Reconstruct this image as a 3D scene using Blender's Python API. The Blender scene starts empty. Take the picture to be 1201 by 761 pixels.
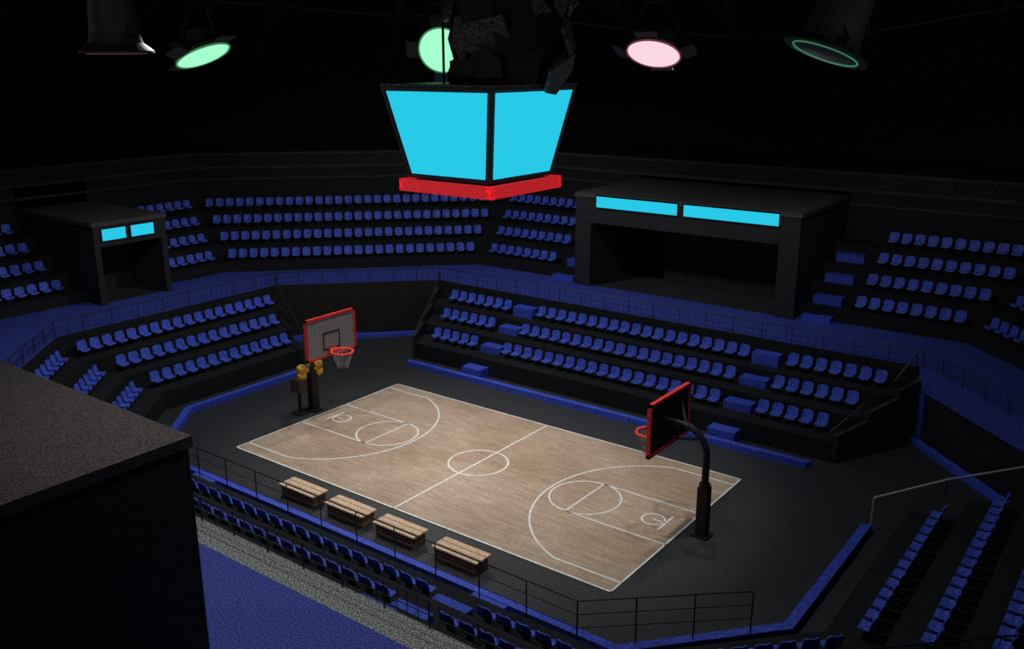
import bpy, math, random
from math import *
from mathutils import Vector, Matrix
random.seed(4)
scn=bpy.context.scene
try:
    scn.view_settings.view_transform='Standard'
    scn.view_settings.look='None'
except Exception: pass

# ---------------------------------------------------------------- materials
def lin(c):
    return tuple(((x/255)/12.92 if x/255<=.04045 else ((x/255+.055)/1.055)**2.4) for x in c)+(1,)
def mat(name,col,rough=.7,metal=0,speck=0.0,scale=9.0,emit=None,es=0.0,spec=.3):
    m=bpy.data.materials.new(name);m.use_nodes=True
    nt=m.node_tree;b=nt.nodes['Principled BSDF']
    c=(*col,1) if len(col)==3 else col
    b.inputs['Base Color'].default_value=c
    b.inputs['Roughness'].default_value=rough
    b.inputs['Metallic'].default_value=metal
    b.inputs['Specular IOR Level'].default_value=spec
    if emit is not None:
        b.inputs['Emission Color'].default_value=emit
        b.inputs['Emission Strength'].default_value=es
    if speck>0:
        tc=nt.nodes.new('ShaderNodeTexCoord');n=nt.nodes.new('ShaderNodeTexNoise')
        n.inputs['Scale'].default_value=scale;n.inputs['Detail'].default_value=2
        r=nt.nodes.new('ShaderNodeValToRGB')
        r.color_ramp.elements[0].position=.40;r.color_ramp.elements[1].position=.66
        r.color_ramp.elements[0].color=tuple(x*(1-speck) for x in c[:3])+(1,)
        r.color_ramp.elements[1].color=tuple(min(1,x*(1+1.4*speck)) for x in c[:3])+(1,)
        nt.links.new(tc.outputs['Object'],n.inputs['Vector'])
        nt.links.new(n.outputs['Fac'],r.inputs['Fac'])
        nt.links.new(r.outputs['Color'],b.inputs['Base Color'])
    return m
M={}
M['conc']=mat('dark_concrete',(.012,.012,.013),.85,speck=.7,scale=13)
M['gray']=mat('grey_concrete_lip',(.30,.30,.28),.85,speck=.8,scale=15)
M['floor']=mat('dark_rubber_floor',(.036,.036,.037),.5,speck=.7,scale=12)
M['bluefl']=mat('blue_walkway_floor',(.050,.075,.38),.7,speck=.65,scale=15)
M['blue']=mat('blue_paint',(.055,.10,.60),.55,speck=.4,scale=13)
M['seat']=mat('blue_seat_plastic',(.075,.13,.70),.5,speck=.45,scale=13)
M['seatleg']=mat('seat_leg_metal',(.02,.02,.03),.5)
M['rail']=mat('rail_metal',(.05,.05,.055),.45,.5)
M['railw']=mat('rail_pale_metal',(.45,.45,.42),.5,.1)
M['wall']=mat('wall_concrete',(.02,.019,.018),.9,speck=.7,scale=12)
M['wallb']=mat('brown_wall',(.020,.017,.013),.9,speck=.7,scale=12)
M['band']=mat('grey_fascia',(.036,.036,.036),.9,speck=.7,scale=11)
M['portal']=mat('portal_panel',(.024,.023,.025),.85,speck=.6,scale=16)
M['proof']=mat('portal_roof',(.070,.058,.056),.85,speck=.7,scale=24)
M['dark']=mat('black_metal',(.010,.010,.011),.6)
M['truss']=mat('truss_metal',(.045,.045,.047),.6)
M['bell']=mat('lamp_housing_metal',(.085,.085,.085),.6,speck=.9,scale=11)
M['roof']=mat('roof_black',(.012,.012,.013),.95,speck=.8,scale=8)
M['cyan']=mat('cyan_screen',(0,0,0),.5,emit=lin((41,201,232)),es=1.0,spec=0)
M['red']=mat('red_paint',(.70,.03,.035),.5,speck=.5,scale=12)
M['redglow']=mat('red_glow_ring',(.5,.03,.035),.5,speck=.7,scale=9,emit=lin((190,30,38)),es=.8)  # red ring paint, brightened by emission put into the material
M['orange']=mat('rim_paint',(.80,.05,.04),.5)
M['net']=mat('net_cord',(.25,.25,.24),.9)
M['board']=mat('backboard_panel',(.22,.22,.22),.4,speck=.4,scale=12)
M['boardback']=mat('backboard_rear',(.012,.012,.014),.5)
M['white']=mat('white_line_paint',(.72,.72,.68),.6,speck=.15)
M['yellow']=mat('yellow_padding',(.70,.36,.03),.6,speck=.3)
M['leather']=mat('brown_pad',(.05,.03,.02),.6)
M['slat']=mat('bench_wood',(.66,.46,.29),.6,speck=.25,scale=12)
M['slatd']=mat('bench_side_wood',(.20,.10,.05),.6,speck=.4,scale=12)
M['lensg']=mat('green_lens',(0,0,0),emit=lin((165,255,205)),es=1.0)
M['lensp']=mat('pink_lens',(0,0,0),emit=lin((252,214,228)),es=1.0)
M['rimg']=mat('green_gel_edge',(0,0,0),emit=lin((70,150,105)),es=.6)
M['rimp']=mat('pink_gel_edge',(0,0,0),emit=lin((140,70,85)),es=.5)
# wood court
m=mat('court_wood',(.42,.30,.20),.6);nt=m.node_tree;b=nt.nodes['Principled BSDF']
tc=nt.nodes.new('ShaderNodeTexCoord')
mp=nt.nodes.new('ShaderNodeMapping');mp.inputs['Scale'].default_value=(.25,3.2,1)
n1=nt.nodes.new('ShaderNodeTexNoise');n1.inputs['Scale'].default_value=2.2;n1.inputs['Detail'].default_value=6
n2=nt.nodes.new('ShaderNodeTexNoise');n2.inputs['Scale'].default_value=.16;n2.inputs['Detail'].default_value=4
n3=nt.nodes.new('ShaderNodeTexNoise');n3.inputs['Scale'].default_value=13;n3.inputs['Detail'].default_value=2
nt.links.new(tc.outputs['Object'],mp.inputs['Vector']);nt.links.new(mp.outputs[0],n1.inputs['Vector'])
nt.links.new(tc.outputs['Object'],n2.inputs['Vector']);nt.links.new(tc.outputs['Object'],n3.inputs['Vector'])
def ramp(src,c0,c1,p0=.35,p1=.65):
    r=nt.nodes.new('ShaderNodeValToRGB');r.color_ramp.elements[0].position=p0;r.color_ramp.elements[1].position=p1
    r.color_ramp.elements[0].color=(*c0,1);r.color_ramp.elements[1].color=(*c1,1)
    nt.links.new(src,r.inputs['Fac']);return r.outputs['Color']
def mul(a,b_):
    x=nt.nodes.new('ShaderNodeMix');x.data_type='RGBA';x.blend_type='MULTIPLY';x.inputs['Factor'].default_value=1
    nt.links.new(a,x.inputs['A']);nt.links.new(b_,x.inputs['B']);return x.outputs['Result']
c=ramp(n1.outputs['Fac'],(.37,.27,.185),(.50,.375,.27),.38,.62)
c=mul(c,ramp(n2.outputs['Fac'],(.80,.75,.70),(1,1,1),.4,.6))
c=mul(c,ramp(n3.outputs['Fac'],(.75,.75,.75),(1.15,1.15,1.15)))
nt.links.new(c,b.inputs['Base Color']);M['court']=m

# ---------------------------------------------------------------- mesh builder
class MB:
    def __init__(s): s.v=[];s.f=[];s.m=[];s.mats=[]
    def mi(s,k):
        if k not in s.mats: s.mats.append(k)
        return s.mats.index(k)
    def add(s,vs,fs,k):
        o=len(s.v);s.v+= [tuple(x) for x in vs];i=s.mi(k)
        for f in fs: s.f.append(tuple(o+a for a in f));s.m.append(i)
    def quad(s,a,b,c,d,k): s.add([a,b,c,d],[(0,1,2,3)],k)
    def box(s,c,d,k,rot=0,M4=None):
        x,y,z=d[0]/2,d[1]/2,d[2]/2
        vs=[Vector((i*x,j*y,l*z)) for i in(-1,1) for j in(-1,1) for l in(-1,1)]
        R=M4 if M4 is not None else Matrix.Rotation(rot,3,'Z')
        vs=[R@p+Vector(c) for p in vs]
        s.add(vs,[(0,1,3,2),(4,6,7,5),(0,4,5,1),(2,3,7,6),(0,2,6,4),(1,5,7,3)],k)
    def bb(s,x0,x1,y0,y1,z0,z1,k): s.box(((x0+x1)/2,(y0+y1)/2,(z0+z1)/2),(abs(x1-x0),abs(y1-y0),abs(z1-z0)),k)
    def tube(s,p,q,r,k,n=6,r2=None,cap=True):
        p=Vector(p);q=Vector(q);d=(q-p)
        if d.length<1e-6:return
        d.normalize();a=d.orthogonal().normalized();b=d.cross(a);r2=r if r2 is None else r2
        vs=[p+(a*cos(2*pi*i/n)+b*sin(2*pi*i/n))*r for i in range(n)]+[q+(a*cos(2*pi*i/n)+b*sin(2*pi*i/n))*r2 for i in range(n)]
        fs=[(i,(i+1)%n,n+(i+1)%n,n+i) for i in range(n)]
        if cap: fs+=[tuple(range(n))[::-1],tuple(range(n,2*n))]
        s.add(vs,fs,k)
    def path(s,pts,r,k,n=8):
        for i in range(len(pts)-1): s.tube(pts[i],pts[i+1],r,k,n)
    def torus(s,c,R,r,k,nrm=(0,0,1),N=28,n=6):
        nz=Vector(nrm).normalized();a=nz.orthogonal().normalized();b=nz.cross(a);c=Vector(c);vs=[];fs=[]
        for i in range(N):
            t=2*pi*i/N;e=a*cos(t)+b*sin(t)
            for j in range(n):
                u=2*pi*j/n;vs.append(c+e*(R+r*cos(u))+nz*r*sin(u))
        for i in range(N):
            for j in range(n):
                fs.append((i*n+j,((i+1)%N)*n+j,((i+1)%N)*n+(j+1)%n,i*n+(j+1)%n))
        s.add(vs,fs,k)
    def lathe(s,c,prof,k,axis=(0,0,1),N=28):
        nz=Vector(axis).normalized();a=nz.orthogonal().normalized();b=nz.cross(a);c=Vector(c);vs=[];fs=[];n=len(prof)
        for i in range(N):
            t=2*pi*i/N;e=a*cos(t)+b*sin(t)
            for (r,h) in prof: vs.append(c+e*r+nz*h)
        for i in range(N):
            for j in range(n-1): fs.append((i*n+j,((i+1)%N)*n+j,((i+1)%N)*n+j+1,i*n+j+1))
        s.add(vs,fs,k)
    def obj(s,name,parent=None,smooth=False):
        me=bpy.data.meshes.new(name);me.from_pydata(s.v,[],s.f)
        for k in s.mats: me.materials.append(M[k])
        for p,i in zip(me.polygons,s.m): p.material_index=i; p.use_smooth=smooth
        me.validate();me.update()
        o=bpy.data.objects.new(name,me);bpy.context.collection.objects.link(o)
        if parent: o.parent=parent
        return o
def empty(name):
    o=bpy.data.objects.new(name,None);bpy.context.collection.objects.link(o);return o

# ---------------------------------------------------------------- arena plan
LD=8.7
def LO(d):
    s=d/LD
    hx=21.5+9.2*s;hy=11.2+LD*s;vx=16.5+4.0*s;vy=5.5+4.3*s
    return [(hx,-vy),(hx,vy),(vx,hy),(-vx,hy),(-hx,vy),(-hx,-vy),(-vx,-hy),(vx,-hy)]
def UP(d):
    hx=38+d;hy=26.5+d;vx=21.5+.414*d;vy=10+.414*d
    return [(hx,-vy),(hx,vy),(vx,hy),(-vx,hy),(-hx,vy),(-hx,-vy),(-vx,-hy),(vx,-hy)]
RIGHT,NE,BACK,NW,LEFT,SW,FRONT,SE=range(8)
def seg(fn,side,d):
    P=fn(d);return Vector(P[side]),Vector(P[(side+1)%8])
def V3(p,z): return (p[0],p[1],z)

# floor and court
mb=MB();mb.add([V3(p,0) for p in UP(24)],[tuple(range(8))],'floor');mb.obj('floor')
mb=MB();mb.bb(-14,14,-7.5,7.5,.0,.05,'court');court=mb.obj('basketball_court')
mb=MB();Z=.056;LW=.11
def line(x0,y0,x1,y1,w=LW):
    a=Vector((x0,y0));b=Vector((x1,y1));d=(b-a).normalized();n=Vector((-d.y,d.x))*w/2
    mb.quad(V3(a-n,Z),V3(b-n,Z),V3(b+n,Z),V3(a+n,Z),'white')
def arc(cx,cy,r,a0,a1,n=48,w=LW,rx=None):
    for i in range(n):
        t0=a0+(a1-a0)*i/n;t1=a0+(a1-a0)*(i+1)/n
        q=[(cx+(r+s*w/2)*cos(t),cy+(r+s*w/2)*sin(t),Z) for t,s in((t0,-1),(t1,-1),(t1,1),(t0,1))]
        mb.quad(*q,'white')
h=LW/2
line(-14,-7.5+h,14,-7.5+h);line(-14,7.5-h,14,7.5-h);line(-14+h,-7.5,-14+h,7.5);line(14-h,-7.5,14-h,7.5)
line(0,-7.5,0,7.5);arc(0,0,1.85,0,2*pi)
for s in(-1,1):
    bx=14-1.6
    r=6.9;yy=6.5;xa=sqrt(r*r-yy*yy);a=asin(yy/r)
    line(s*14,yy,s*(bx-xa),yy);line(s*14,-yy,s*(bx-xa),-yy)
    if s>0: arc(bx,0,r,pi-a,pi+a,64)
    else: arc(-bx,0,r,-a,a,64)
    line(s*14,2.05,s*7.8,2.05);line(s*14,-2.05,s*7.8,-2.05);line(s*7.8,-2.05,s*7.8,2.05)
    arc(s*7.8,0,2.05,0,2*pi)
    arc(s*12.15,0,.62,0,2*pi,24);line(s*12.9,-.9,s*12.9,.9);line(s*12.15,0,s*12.9,0)
mb.obj('court_lines',court)

# kerb
mb=MB()
def kerb(fn,d,side,w,h,k,z=0,t=(0,1)):
    a,b=seg(fn,side,d);c,e=seg(fn,side,d+w)
    a,b=a.lerp(b,t[0]),a.lerp(b,t[1]);c,e=c.lerp(e,t[0]),c.lerp(e,t[1])
    vs=[V3(a,z),V3(b,z),V3(e,z),V3(c,z),V3(a,z+h),V3(b,z+h),V3(e,z+h),V3(c,z+h)]
    mb.add(vs,[(0,1,2,3),(4,5,6,7),(0,1,5,4),(1,2,6,5),(2,3,7,6),(3,0,4,7)],k)
for sd in(RIGHT,BACK,LEFT,SW,FRONT,SE): kerb(LO,0,sd,.45,.42,'blue')
for sd in(NE,NW): kerb(LO,8.2,sd,.45,.35,'blue')
mb.obj('trim_1')

# ---------------------------------------------------------------- seats
def seat(mb,p,z,ang):
    f=Vector((cos(ang),sin(ang),0));r=Vector((-sin(ang),cos(ang),0));o=Vector((p[0],p[1],z))
    prof=[(.34,.42,.30),(.30,.50,.35),(.0,.46,.36),(-.16,.50,.37),(-.24,.72,.37),(-.31,1.02,.35),(-.33,1.10,.25)]
    th=.06
    top=[];bot=[]
    for i,(a,u,w) in enumerate(prof):
        row=[];rb=[]
        for s,c in((-1,.06),(0,0),(1,.06)):
            e=f*(a+(c if i>=4 else 0))+Vector((0,0,u+(c*.8 if i<4 else 0)))+r*(s*w)
            row.append(o+e);rb.append(o+e+(f*-th if i>=4 else Vector((0,0,-th))))
        top.append(row);bot.append(rb)
    vs=[];fs=[];n=len(prof)
    for row in top: vs+=row
    for row in bot: vs+=row
    B=3*n
    for i in range(n-1):
        for j in range(2):
            a=i*3+j
            fs.append((a,a+1,a+4,a+3));fs.append((B+a,B+a+3,B+a+4,B+a+1))
        fs.append((i*3,(i+1)*3,B+(i+1)*3,B+i*3));fs.append((i*3+2,B+i*3+2,B+(i+1)*3+2,(i+1)*3+2))
    for j in range(2):
        fs.append((j,B+j,B+j+1,j+1));e=(n-1)*3
        fs.append((e+j,e+j+1,B+e+j+1,B+e+j))
    mb.add(vs,fs,'seat')
    mb.box(o+Vector((0,0,.22))-f*.05,(.34,.10,.44),'seatleg',rot=ang)
def seatrow(mb,fn,side,d,z,ranges,pitch=.98,inset=.7):
    a,b=seg(fn,side,d);L=(b-a).length;u=(b-a)/L;mid=(a+b)/2
    n=Vector((-u.y,u.x))
    ang=atan2(n.y,n.x)
    for (t0,t1) in ranges:
        lo=max(-L/2+inset,t0);hi=min(L/2-inset,t1)
        k=int((hi-lo)/pitch+.3)
        if k<1: continue
        st=(hi-lo-(k-1)*pitch)/2
        for i in range(k):
            q=mid+u*(lo+st+i*pitch);seat(mb,q,z,ang+random.uniform(-.02,.02))

# lower bleachers
low=[(1.9,1.35),(4.3,2.35),(6.7,3.35),(LD,5.0)]
def tier(mb,fn,side,prof,z0,t0=None,t1=None,km='conc'):
    def ab(d):
        a,b=seg(fn,side,d);L=(b-a).length;u=(b-a)/L;m=(a+b)/2
        A=a if t0 is None else m+u*t0; B=b if t1 is None else m+u*t1
        return A,B
    pz=z0
    for i in range(len(prof)):
        d,z=prof[i];A,B=ab(d)
        mb.quad(V3(A,pz),V3(B,pz),V3(B,z),V3(A,z),km)
        if i<len(prof)-1:
            d2=prof[i+1][0];A2,B2=ab(d2)
            mb.quad(V3(A,z),V3(B,z),V3(B2,z),V3(A2,z),km)
            zz=z0 if z0<1 else 0
            mb.quad(V3(A,zz),V3(A,z),V3(A2,z),V3(A2,zz),km)
            mb.quad(V3(B,zz),V3(B,z),V3(B2,z),V3(B2,zz),km)
        pz=z
mb=MB()
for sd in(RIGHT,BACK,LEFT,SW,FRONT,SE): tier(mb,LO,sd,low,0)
for sd in(NE,NW):
    a,b=seg(LO,sd,LD);k='wallb' if sd==NW else 'conc'
    mb.quad(V3(a,0),V3(b,0),V3(b,5),V3(a,5),k)
# stepped parapets closing the ends of the back stand
for sx in(1,-1):
    for i in range(3):
        d0,z0=low[i];d1=low[i+1][0];P0=LO(d0)[2];P1=LO(d1)[2]
        A=Vector((sx*P0[0],P0[1]));B=Vector((sx*P1[0],P1[1]));n=Vector((sx*.28,0))
        vs=[V3(A,0),V3(B,0),V3(B+n,0),V3(A+n,0),V3(A,z0+.45),V3(B,z0+.95),V3(B+n,z0+.95),V3(A+n,z0+.45)]
        mb.add(vs,[(0,1,2,3),(4,5,6,7),(0,1,5,4),(1,2,6,5),(2,3,7,6),(3,0,4,7)],'band')
# blue fascia in the right-hand corner
a,b=seg(LO,NE,LD);u=(b-a).normalized();n=Vector((u.y,-u.x))
if n.dot(a)>0: n=-n
def slab(A,B,w,z0,z1,k):
    vs=[V3(A,z0),V3(B,z0),V3(B+n*w,z0),V3(A+n*w,z0),V3(A,z1),V3(B,z1),V3(B+n*w,z1),V3(A+n*w,z1)]
    mb.add(vs,[(0,1,2,3),(4,5,6,7),(0,1,5,4),(1,2,6,5),(2,3,7,6),(3,0,4,7)],k)
slab(a,b,.12,3.5,5,'bluefl')
slab(b-u*.9,b,.14,0.4,3.5,'bluefl')
lob=mb.obj('lower_bleacher')
mb=MB()
INF=99
for sd in(RIGHT,BACK,LEFT,SW,FRONT,SE):
    for d,z in((3.3,1.35),(5.7,2.35),(8.0,3.35)):
        rg=[(-INF,-11.6),(-9.4,9.4),(11.6,INF)] if sd in(BACK,FRONT) else [(-INF,INF)]
        seatrow(mb,LO,sd,d,z,rg,inset=1.2 if sd in(BACK,FRONT) else .7)
mb.obj('seats',lob)
mb=MB()
for sy in(1,-1):
    for x in(-10.5,10.5):
        for d,zt,zb in((1.9,.75,0),(4.3,1.9,1.35),(6.7,2.9,2.35),(LD,4.15,3.35)):
            y0=11.2+d
            mb.bb(x-.95,x+.95,sy*(y0-1.0),sy*y0,zb,zt,'blue')
mb.obj('stair_blocks',lob)

# walkway ring
mb=MB()
W=LO(LD);G=LO(LD+1.3);U=UP(.6)
for i in range(8):
    j=(i+1)%8;k='gray' if i==FRONT else 'bluefl'
    mb.quad(V3(W[i],5),V3(W[j],5),V3(G[j],5),V3(G[i],5),k)
    mb.quad(V3(G[i],5),V3(G[j],5),V3(U[j],5),V3(U[i],5),'bluefl')
walk=mb.obj('walkway_floor')

# railings
mb=MB()
def rail(p,q,h,k='rail',step=.5,post=2.2,mid=(.5,),r=.035):
    p=Vector(p);q=Vector(q);L=(q-p).length
    up=Vector((0,0,1))
    mb.tube(p+up*h,q+up*h,r,k,6)
    for mm in mid: mb.tube(p+up*h*mm,q+up*h*mm,r*.6,k,4)
    n=max(1,round(L/post))
    for i in range(n+1): x=p.lerp(q,i/n);mb.tube(x,x+up*h,r,k,5)
    if step:
        n=max(1,round(L/step))
        for i in range(n+1): x=p.lerp(q,i/n);mb.tube(x+up*h*.1,x+up*h,r*.45,k,4)
W2=LO(LD+.1)
for i in range(8):
    rail(V3(W2[i],5),V3(W2[(i+1)%8],5),1.1)
mb.obj('walkway_railing',lob)
mb=MB()
pl=[(-16,-12.3),(15.2,-12.3),(20.7,-7.3)]
for i in range(2): rail(V3(pl[i],0),V3(pl[i+1],0),2.55,step=0,post=2.6,mid=(.5,.75),r=.036)
mb.obj('courtside_railing',lob)
# sloping end handrails
mb=MB()
for sx in(1,-1):
    for A0,A1,k in (((17.1,12.6),(20.2,19.7),'rail'),((21.5,5.4),(30.3,9.6),'railw' if sx>0 else 'rail')):
        pts=[]
        for t,z in((.05,1.0),(.4,2.35),(.75,3.35),(1,5.0)):
            pts.append(Vector((sx*(A0[0]+(A1[0]-A0[0])*t),A0[1]+(A1[1]-A0[1])*t,z)))
        up=Vector((0,0,1.0))
        for i in range(3): mb.tube(pts[i]+up,pts[i+1]+up,.06,k,6)
        mb.tube(Vector((pts[0].x,pts[0].y,0)),pts[0]+up,.06,k,6)
        for p in pts[1:]: mb.tube(p,p+up,.04,'rail',6)
mb.obj('stair_handrail',lob)

# ---------------------------------------------------------------- upper tier
upp=[(.6,5.8),(3.0,7.05),(5.4,8.3),(7.8,9.6),(10.4,13.6)]
mb=MB()
PX=9.8;PY=3.2
for sd in range(8):
    if sd in(BACK,FRONT): rs=[(None,-PX),(PX,None)]
    elif sd in(LEFT,RIGHT): rs=[(None,-PY),(PY,None)]
    else: rs=[(None,None)]
    for t0,t1 in rs: tier(mb,UP,sd,upp,5.0,t0,t1)
upb=mb.obj('upper_bleacher')
mb=MB()
for sd in range(8):
    if sd in(BACK,FRONT): rg=[(-INF,-13.3),(13.3,INF)]
    elif sd in(LEFT,RIGHT): rg=[(-INF,-4.4),(4.4,INF)]
    else: rg=[(-INF,INF)]
    for d,z in((1.8,5.8),(4.2,7.05),(6.6,8.3),(9.0,9.6)): seatrow(mb,UP,sd,d,z,rg)
mb.obj('seats',upb)
mb=MB()
for sy in(1,-1):
    for sx in(-1,1):
        for (d,zt,zb) in((.6,5.4,5.0),(3.0,6.45,5.8),(5.4,7.7,7.05),(7.8,8.95,8.3)):
            y0=26.5+d;mb.bb(sx*10.3,sx*12.5,sy*(y0-.9),sy*y0,zb,zt,'blue')
mb.obj('stair_blocks',upb)
# fascia + deck above the seats
mb=MB()
D0,D1=UP(10.4),UP(11.2);D2=UP(24)
for i in range(8):
    j=(i+1)%8
    mb.quad(V3(D0[i],13.6),V3(D0[j],13.6),V3(D1[j],13.6),V3(D1[i],13.6),'band')
    mb.quad(V3(D1[i],13.6),V3(D1[j],13.6),V3(D1[j],15.0),V3(D1[i],15.0),'wall')
    mb.quad(V3(D1[i],15.0),V3(D1[j],15.0),V3(D2[j],15.0),V3(D2[i],15.0),'conc')
mb.obj('upper_deck')
mb=MB()
for i in range(8):
    for d,z,h_ in((10.25,12.4,.22),(10.25,13.5,.3),(11.0,14.75,.3)): kerb(UP,d,i,.2,h_,'band',z)
mb.obj('trim_2')

# portals
def portal(name,half,front,depth,top,open_half,open_top,panes,xf,sgn_z):
    e=empty(name);mb=MB()
    def B(u0,u1,w0,w1,z0,z1,k):
        mb2=[(u,w,z) for u in(u0,u1) for w in(w0,w1) for z in(z0,z1)]
        vs=[xf(*p) for p in mb2];cur.add(vs,[(0,1,3,2),(4,6,7,5),(0,4,5,1),(2,3,7,6),(0,2,6,4),(1,5,7,3)],k)
    cur=mb
    B(-half,-open_half,front,front+depth,5,top-.35,'portal');B(open_half,half,front,front+depth,5,top-.35,'portal')
    B(-open_half,open_half,front,front+.8,open_top,top-.35,'portal')
    B(-open_half,open_half,front+depth-.5,front+depth,5,top-.35,'wall')
    B(-open_half,open_half,front+.5,front+depth-.5,4.9,5.02,'floor')
    B(-open_half,open_half,front+.8,front+depth-.5,open_top+.1,open_top+.3,'dark')
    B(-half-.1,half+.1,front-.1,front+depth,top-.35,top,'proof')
    B(-open_half*.45,open_half*.9,front+5.0,front+5.2,5.02,open_top-.2,'wallb')
    mb.obj('shell',e)
    cur=MB()
    for u0,u1 in panes:
        B(u0-.12,u1+.12,front-.10,front-.02,sgn_z[0]-.12,sgn_z[1]+.12,'dark')
        B(u0,u1,front-.14,front-.10,sgn_z[0],sgn_z[1],'cyan')
    cur.obj('led_sign',e)
for sy in(1,-1):
    portal('entrance_portal',9.85,25.8,12,13.1,8.3,10.6,[(-7.7,-.2),(.4,8.2)] ,lambda u,w,z,sy=sy:(u,w*sy,z),(12.0,12.9))
for sx in(-1,1):
    portal('entrance_portal',3.2,36.2,12,11.7,2.7,9.7,[(-2.5,-.5),(.0,2.0)],lambda u,w,z,sx=sx:(w*sx,u,z),(10.2,11.1))

# outer shell
D=UP(24);names=['wall_right','wall_back_right','wall_back','wall_back_left','wall_left','wall_front_left','wall_front','wall_front_right']
for i in range(8):
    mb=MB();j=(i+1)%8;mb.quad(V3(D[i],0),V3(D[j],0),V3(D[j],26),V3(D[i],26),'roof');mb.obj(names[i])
mb=MB()
C=[(x*.3,y*.3) for x,y in D]
for i in range(8):
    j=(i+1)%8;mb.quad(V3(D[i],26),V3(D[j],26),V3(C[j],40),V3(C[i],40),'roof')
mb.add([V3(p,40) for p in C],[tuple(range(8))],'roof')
mb.obj('ceiling')
# roof trusses: radial ribs following the dome + ring purlins
mb=MB()
def dome(x,y):
    r=max(abs(x)/62,abs(y)/50.5,(abs(x)+abs(y))/(82))
    return 39.2 if r<.3 else 39.2-(r-.3)/.7*14
for i in range(24):
    a=2*pi*i/24+.07
    R0=6;R1=49 if abs(sin(a))>.75 else 54
    pts=[Vector((r*cos(a),r*sin(a),dome(r*cos(a),r*sin(a))-1.2)) for r in [R0+(R1-R0)*k/8 for k in range(9)]]
    up=Vector((0,0,-1.6))
    for k in range(8):
        mb.tube(pts[k],pts[k+1],.16,'truss',5);mb.tube(pts[k]+up,pts[k+1]+up,.16,'truss',5)
        mb.tube(pts[k],pts[k+1]+up,.09,'truss',4);mb.tube(pts[k],pts[k]+up,.09,'truss',4)
for rr in(16,30,44):
    pts=[Vector((rr*cos(2*pi*i/24+.07),rr*sin(2*pi*i/24+.07),0)) for i in range(25)]
    for p in pts: p.z=dome(p.x,p.y)-1.9
    mb.path(pts,.12,'truss',5)
mb.obj('roof_truss')

# ---------------------------------------------------------------- scoreboard
JX,JY=.30,.22
e=empty('hanging_scoreboard')
def joff(o): o.location=(JX,JY,0);return o
mb=MB();zb,zt,hb,ht=17.75,22.5,2.8,3.75
cb=[(-hb,-hb),(hb,-hb),(hb,hb),(-hb,hb)];ct=[(-ht,-ht),(ht,-ht),(ht,ht),(-ht,ht)]
mb.add([V3(p,zb) for p in cb]+[V3(p,zt) for p in ct],[(0,1,2,3),(4,5,6,7)]+[(i,(i+1)%4,4+(i+1)%4,4+i) for i in range(4)],'dark')
for i in range(4): mb.tube(V3(cb[i],zb),V3(ct[i],zt),.12,'truss',6)
for i in range(4):
    j=(i+1)%4;mb.tube(V3(ct[i],zt),V3(ct[j],zt),.14,'truss',6);mb.tube(V3(cb[i],zb),V3(cb[j],zb),.12,'truss',6)
mb.bb(-3.85,3.85,-3.85,3.85,22.5,22.7,'bell')
joff(mb.obj('housing',e))
mb=MB()
for i in range(4):
    j=(i+1)%4
    a,b_,c_,d_=[Vector(x) for x in(V3(cb[i],zb),V3(cb[j],zb),V3(ct[j],zt),V3(ct[i],zt))]
    n=(b_-a).cross(d_-a).normalized()
    def L(u,v): 
        return (a.lerp(b_,u)).lerp(d_.lerp(c_,u),v)+n*.06
    mb.quad(L(.04,.03),L(.96,.03),L(.97,.965),L(.03,.965),'cyan')
joff(mb.obj('screens',e))
mb=MB()
R=3.25
for i in range(4):
    ang=i*pi/2
    mb.box(Matrix.Rotation(ang,3,'Z')@Vector((0,-R+.15,17.25)),(2*R,.3,.66),'redglow',rot=ang)
mb.bb(-3.0,3.0,-3.0,3.0,17.35,17.5,'dark')
joff(mb.obj('red_ring',e))
# hoist rig with angular speaker panels
mb=MB()
for sx in(-1,1):
    for sy in(-1,1): mb.tube((sx*1.4,sy*1.4,22.6),(sx*1.4,sy*1.4,38),.07,'dark',6)
QX,QY=1.25,.95
mb.lathe((QX,QY,24.8),[(0,-1.5),(1.2,-1.3),(2.0,-.2),(2.05,1.6),(1.5,2.8),(0,3.0)],'dark',N=20)
def shard(c,a,w,hh,tilt,roll,k):
    Mx=(Matrix.Rotation(a,3,'Z')@Matrix.Rotation(tilt,3,'Y')@Matrix.Rotation(roll,3,'X'))
    pr=[(-w*.5,-hh*.20),(-w*.1,-hh*.62),(w*.45,-hh*.15),(w*.5,hh*.45),(-w*.35,hh*.5)]
    vs=[Mx@Vector((s*.10,y,z))+Vector(c) for s in(-1,1) for y,z in pr]
    fs=[(0,1,2,3,4),(9,8,7,6,5)]+[(i,(i+1)%5,5+(i+1)%5,5+i) for i in range(5)]
    mb.add(vs,fs,k)
for ring,(rr,zz,cnt,sz) in enumerate(((2.7,23.5,10,2.2),(3.0,25.0,13,2.2),(3.0,26.8,13,2.3),(3.4,28.6,12,2.5))):
    for i in range(cnt):
        a=2*pi*i/cnt+.3*ring+random.uniform(-.15,.15);r=rr+random.uniform(-.5,.5);z=zz+random.uniform(-.4,.4)
        cc=(QX+r*cos(a),QY+r*sin(a),z)
        shard(cc,a,sz*random.uniform(.8,1.2),sz*random.uniform(.7,1.2),random.uniform(-.6,.6),random.uniform(-.8,.8),'bell' if random.random()<.5 else 'dark')
        mb.tube((QX,QY,z+.3),cc,.07,'dark',5)
joff(mb.obj('speaker_cluster',e))

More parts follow.
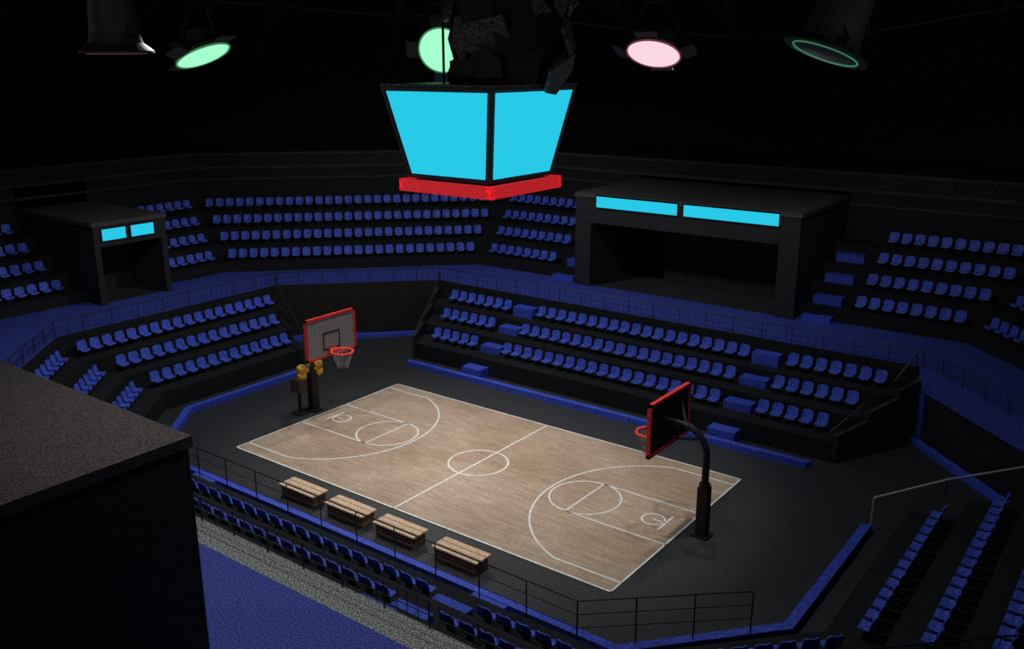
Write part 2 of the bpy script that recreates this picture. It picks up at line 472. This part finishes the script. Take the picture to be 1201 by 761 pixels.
# ---------------------------------------------------------------- lamps
def lamp(pos,n,R,lens,edge,bell=False):
    e=empty('stage_light');n=Vector(n).normalized();p=Vector(pos)
    if lens:
        mb=MB();mb.lathe(p,[(0,.03),(R*.93,.03),(R*.97,-.02)],lens,axis=n,N=36);mb.obj('lens',e)
    mb=MB()
    mb.torus(p,R,.05,edge,n,N=36)
    if bell:
        mb.lathe(p,[(0,-.05),(R*1.0,-.02),(R*1.3,.0),(R*1.28,-.12),(R*.95,-.5),(R*.85,-1.0),(R*.75,-3.2),(R*.5,-3.7),(0,-3.8)],'truss',axis=n)
    else:
        mb.lathe(p,[(R*.99,-.03),(R*1.02,-.2),(R*.75,-.6),(R*.6,-1.2),(0,-1.25)],'truss',axis=n)
    mb.obj('housing',e)
    mb=MB();a=n.cross(Vector((0,0,1)))
    if a.length<.1:a=Vector((1,0,0))
    a.normalize();t=p-n*.6
    top=p+Vector((0,0,2.6))
    for s in(-1,1):
        mb.box(t+a*s*(R+.25),(.5,.5,.18),'dark',rot=.6);mb.tube(t+a*s*(R+.2),top+a*s*.5,.06,'dark',6)
    mb.tube(top+a*.5,top-a*.5,.07,'dark',6)
    mb.tube(top,top+Vector((0,0,9.0)),.06,'dark',6)
    if not bell:
        for s in(-1,1):
            Mx=Matrix((a,n.cross(a),n)).transposed()
            mb.box(p+a*s*(R+.42)-n*.15,(.75,1.0,.08),'truss',M4=Mx@Matrix.Rotation(.35*s,3,'Y'))
            mb.box(p+n.cross(a)*s*(R+.3)-n*.15,(1.2,.55,.08),'truss',M4=Mx)
    mb.obj('yoke',e)
tocam=Vector((.6,-.8,0));rt=Vector((.8,.6,0));up=Vector((0,0,1))
lamp((-10.2,-9.9,24.15),tocam*.16-up*.92+rt*.40,1.45,'lensg','rimg')
lamp((-3.5,1.45,24.45),tocam*.9-up*.4-rt*.1,1.35,'lensg','rimg')
lamp((8.7,4.35,24.2),tocam*.42-up*.85-rt*.2,1.42,'lensp','rimp')
lamp((-13.85,-12.6,24.3),-up-tocam*.02,1.45,None,'rimp',True)
lamp((15.9,9.8,24.2),-up*.93-rt*.36+tocam*.07,1.75,None,'rimg',True)

# ---------------------------------------------------------------- hoops
def hoop(s,yellow):
    e=empty('basketball_hoop');bx=12.75
    mb=MB()
    mb.bb(s*(bx),s*(bx+.07),-2.15,2.15,4.65,7.35,'board')
    mb.bb(s*(bx+.07),s*(bx+.12),-2.1,2.1,4.7,7.3,'boardback')
    for y0,y1,z0,z1 in((-2.22,2.22,7.30,7.45),(-2.22,2.22,4.55,4.70),(-2.22,-2.08,4.55,7.45),(2.08,2.22,4.55,7.45)):
        mb.bb(s*(bx-.05),s*(bx+.17),y0,y1,z0,z1,'red')
    for y0,y1,z0,z1 in((-.75,.75,6.2,6.28),(-.75,-.67,5.1,6.28),(.67,.75,5.1,6.28),(-.75,.75,5.06,5.14)):
        mb.bb(s*(bx-.03),s*(bx),y0,y1,z0,z1,'boardback')
    mb.obj('backboard',e)
    mb=MB();rc=Vector((s*(bx-1.0),0,5.0))
    mb.torus(rc,.74,.075,'orange',N=32)
    mb.bb(s*(bx-.3),s*bx,-.3,.3,4.82,5.1,'orange')
    mb.obj('rim',e)
    mb=MB();N=14
    for i in range(N):
        for dr in(1,-1):
            for lv in range(3):
                R0=.72-.13*lv;R1=.72-.13*(lv+1)
                a0=2*pi*(i+dr*lv*.5)/N;a1=2*pi*(i+dr*(lv+1)*.5)/N
                mb.tube(rc+Vector((R0*cos(a0),R0*sin(a0),-.38*lv)),rc+Vector((R1*cos(a1),R1*sin(a1),-.38*(lv+1))),.018,'net',4)
    mb.obj('net',e)
    mb=MB();px=s*15.0
    mb.box((px,0,.06),(.9,.8,.12),'dark')
    mb.box((px,0,1.45),(.55,.55,2.7),'dark')
    mb.tube((px,0,2.8),(px,0,3.0),.30,'dark',12)
    pts=[(px,0,2.9),(px,0,4.4)]
    for i in range(1,9):
        t=i/8*pi/2;pts.append((px-s*1.3*(1-cos(t)),0,4.4+1.5*sin(t)))
    pts.append((s*(bx+.15),0,5.9))
    mb.path(pts,.19,'dark',10)
    mb.tube((px-s*.5,0,5.3),(s*(bx+.15),0,5.0),.09,'dark',8)
    for y in(-1.2,1.2): mb.tube((px-s*1.2,0,5.85),(s*(bx+.15),y,6.6),.07,'dark',6)
    mb.obj('post',e)
    if yellow:
        mb=MB()
        for y in(-.75,.75):
            for z in(2.7,3.25):
                mb.lathe((px-.2,y,z),[(0,-.3),(.22,-.28),(.32,-.1),(.32,.1),(.22,.28),(0,.3)],'yellow',axis=(0,1,.2),N=14)
                mb.box((px-.2,y,z),(.5,.35,.4),'yellow',rot=.3)
        mb.box((px-.2,0,3.0),(.35,1.9,.16),'yellow')
        mb.box((px-.3,-1.0,2.1),(.9,.7,.9),'leather');mb.box((px-.1,0,3.6),(.3,.4,.5),'yellow')
        mb.tube((px-.3,-1.0,0.05),(px-.3,-1.0,2.1),.12,'dark',8)
        mb.box((px-.3,-1.0,.06),(.9,.9,.12),'dark')
        mb.obj('yellow_padding',e)
hoop(1,False);hoop(-1,True)

# ---------------------------------------------------------------- benches
for x in(-4.9,-1.1,2.6,6.7):
    mb=MB();y=-9.65;L_=2.9;Hh=.72
    for i in range(3):
        yy=y-.40+i*.40;mb.box((x,yy,Hh),(L_,.35,.09),'slat')
    for sx in(-1.2,0,1.2):
        mb.box((x+sx,y,Hh-.10),(.14,1.05,.12),'slatd')
        for sy in(-.42,.42): mb.box((x+sx,y+sy,.31),(.16,.14,.62),'slatd')
    for sy in(-.47,.47):
        for z in(.18,.46): mb.box((x,y+sy,z),(L_-.3,.06,.2),'slatd')
    for sx in(-1.3,1.3):
        for z in(.18,.46): mb.box((x+sx,y,z),(.06,.9,.2),'slatd')
    mb.obj('wooden_bench')

# ---------------------------------------------------------------- lights
def spot(loc,tgt,en,size,blend=.5,rad=.5,col=(1,.98,.95)):
    l=bpy.data.lights.new('scene_spot','SPOT');l.energy=en;l.spot_size=radians(size);l.spot_blend=blend;l.shadow_soft_size=rad;l.color=col
    o=bpy.data.objects.new('scene_spot',l);bpy.context.collection.objects.link(o);o.location=loc
    o.rotation_euler=(Vector(tgt)-Vector(loc)).to_track_quat('-Z','Y').to_euler()
for sx in(-1,1):
    for sy in(-1,1):
        spot((sx*9,sy*6,23.5),(sx*6,sy*2,0),6400,66,.85)
for x,y,e_ in((-14,10,6200),(14,10,5800),(14,-10,2900),(-14,-10,4600)):  # added overhead fill without fixtures, lifting the stands and seats
    spot((x,y,25),(x*1.3,y*1.4,0),e_,150,.5,.8,(.90,.94,1))
spot((8,-22,26),(8,-22,0),3200,116,.9,.6)  # added spot that brightens the near portal roof and front walkway
# added unseen spots on the upper deck, brightening roof, trusses and lamp housings
for x,y in((-46,-26),(45,-5),(5,-45)):
    spot((x,y,15.8),(0,0,34),3600,100,.9,.5)
wd=bpy.data.worlds.new('world');scn.world=wd;wd.use_nodes=True
wd.node_tree.nodes['Background'].inputs[0].default_value=(0,0,0,1)

# ---------------------------------------------------------------- camera
c=bpy.data.cameras.new('camera');c.lens=1070.8/1201*36;c.sensor_width=36;c.clip_end=500
o=bpy.data.objects.new('camera',c);bpy.context.collection.objects.link(o);scn.camera=o
pitch,yaw,roll=.28,.644,-.0018
F=Vector((-sin(yaw)*cos(pitch),cos(yaw)*cos(pitch),-sin(pitch)));Rr=Vector((cos(yaw),sin(yaw),0));Uu=Rr.cross(F)
R2=Rr*cos(roll)+Uu*sin(roll);U2_=Uu*cos(roll)-Rr*sin(roll)
Mx=Matrix((R2,U2_,-F)).transposed().to_4x4();Mx.translation=Vector((32.7954,-40.1866,23.8146))
o.matrix_world=Mx
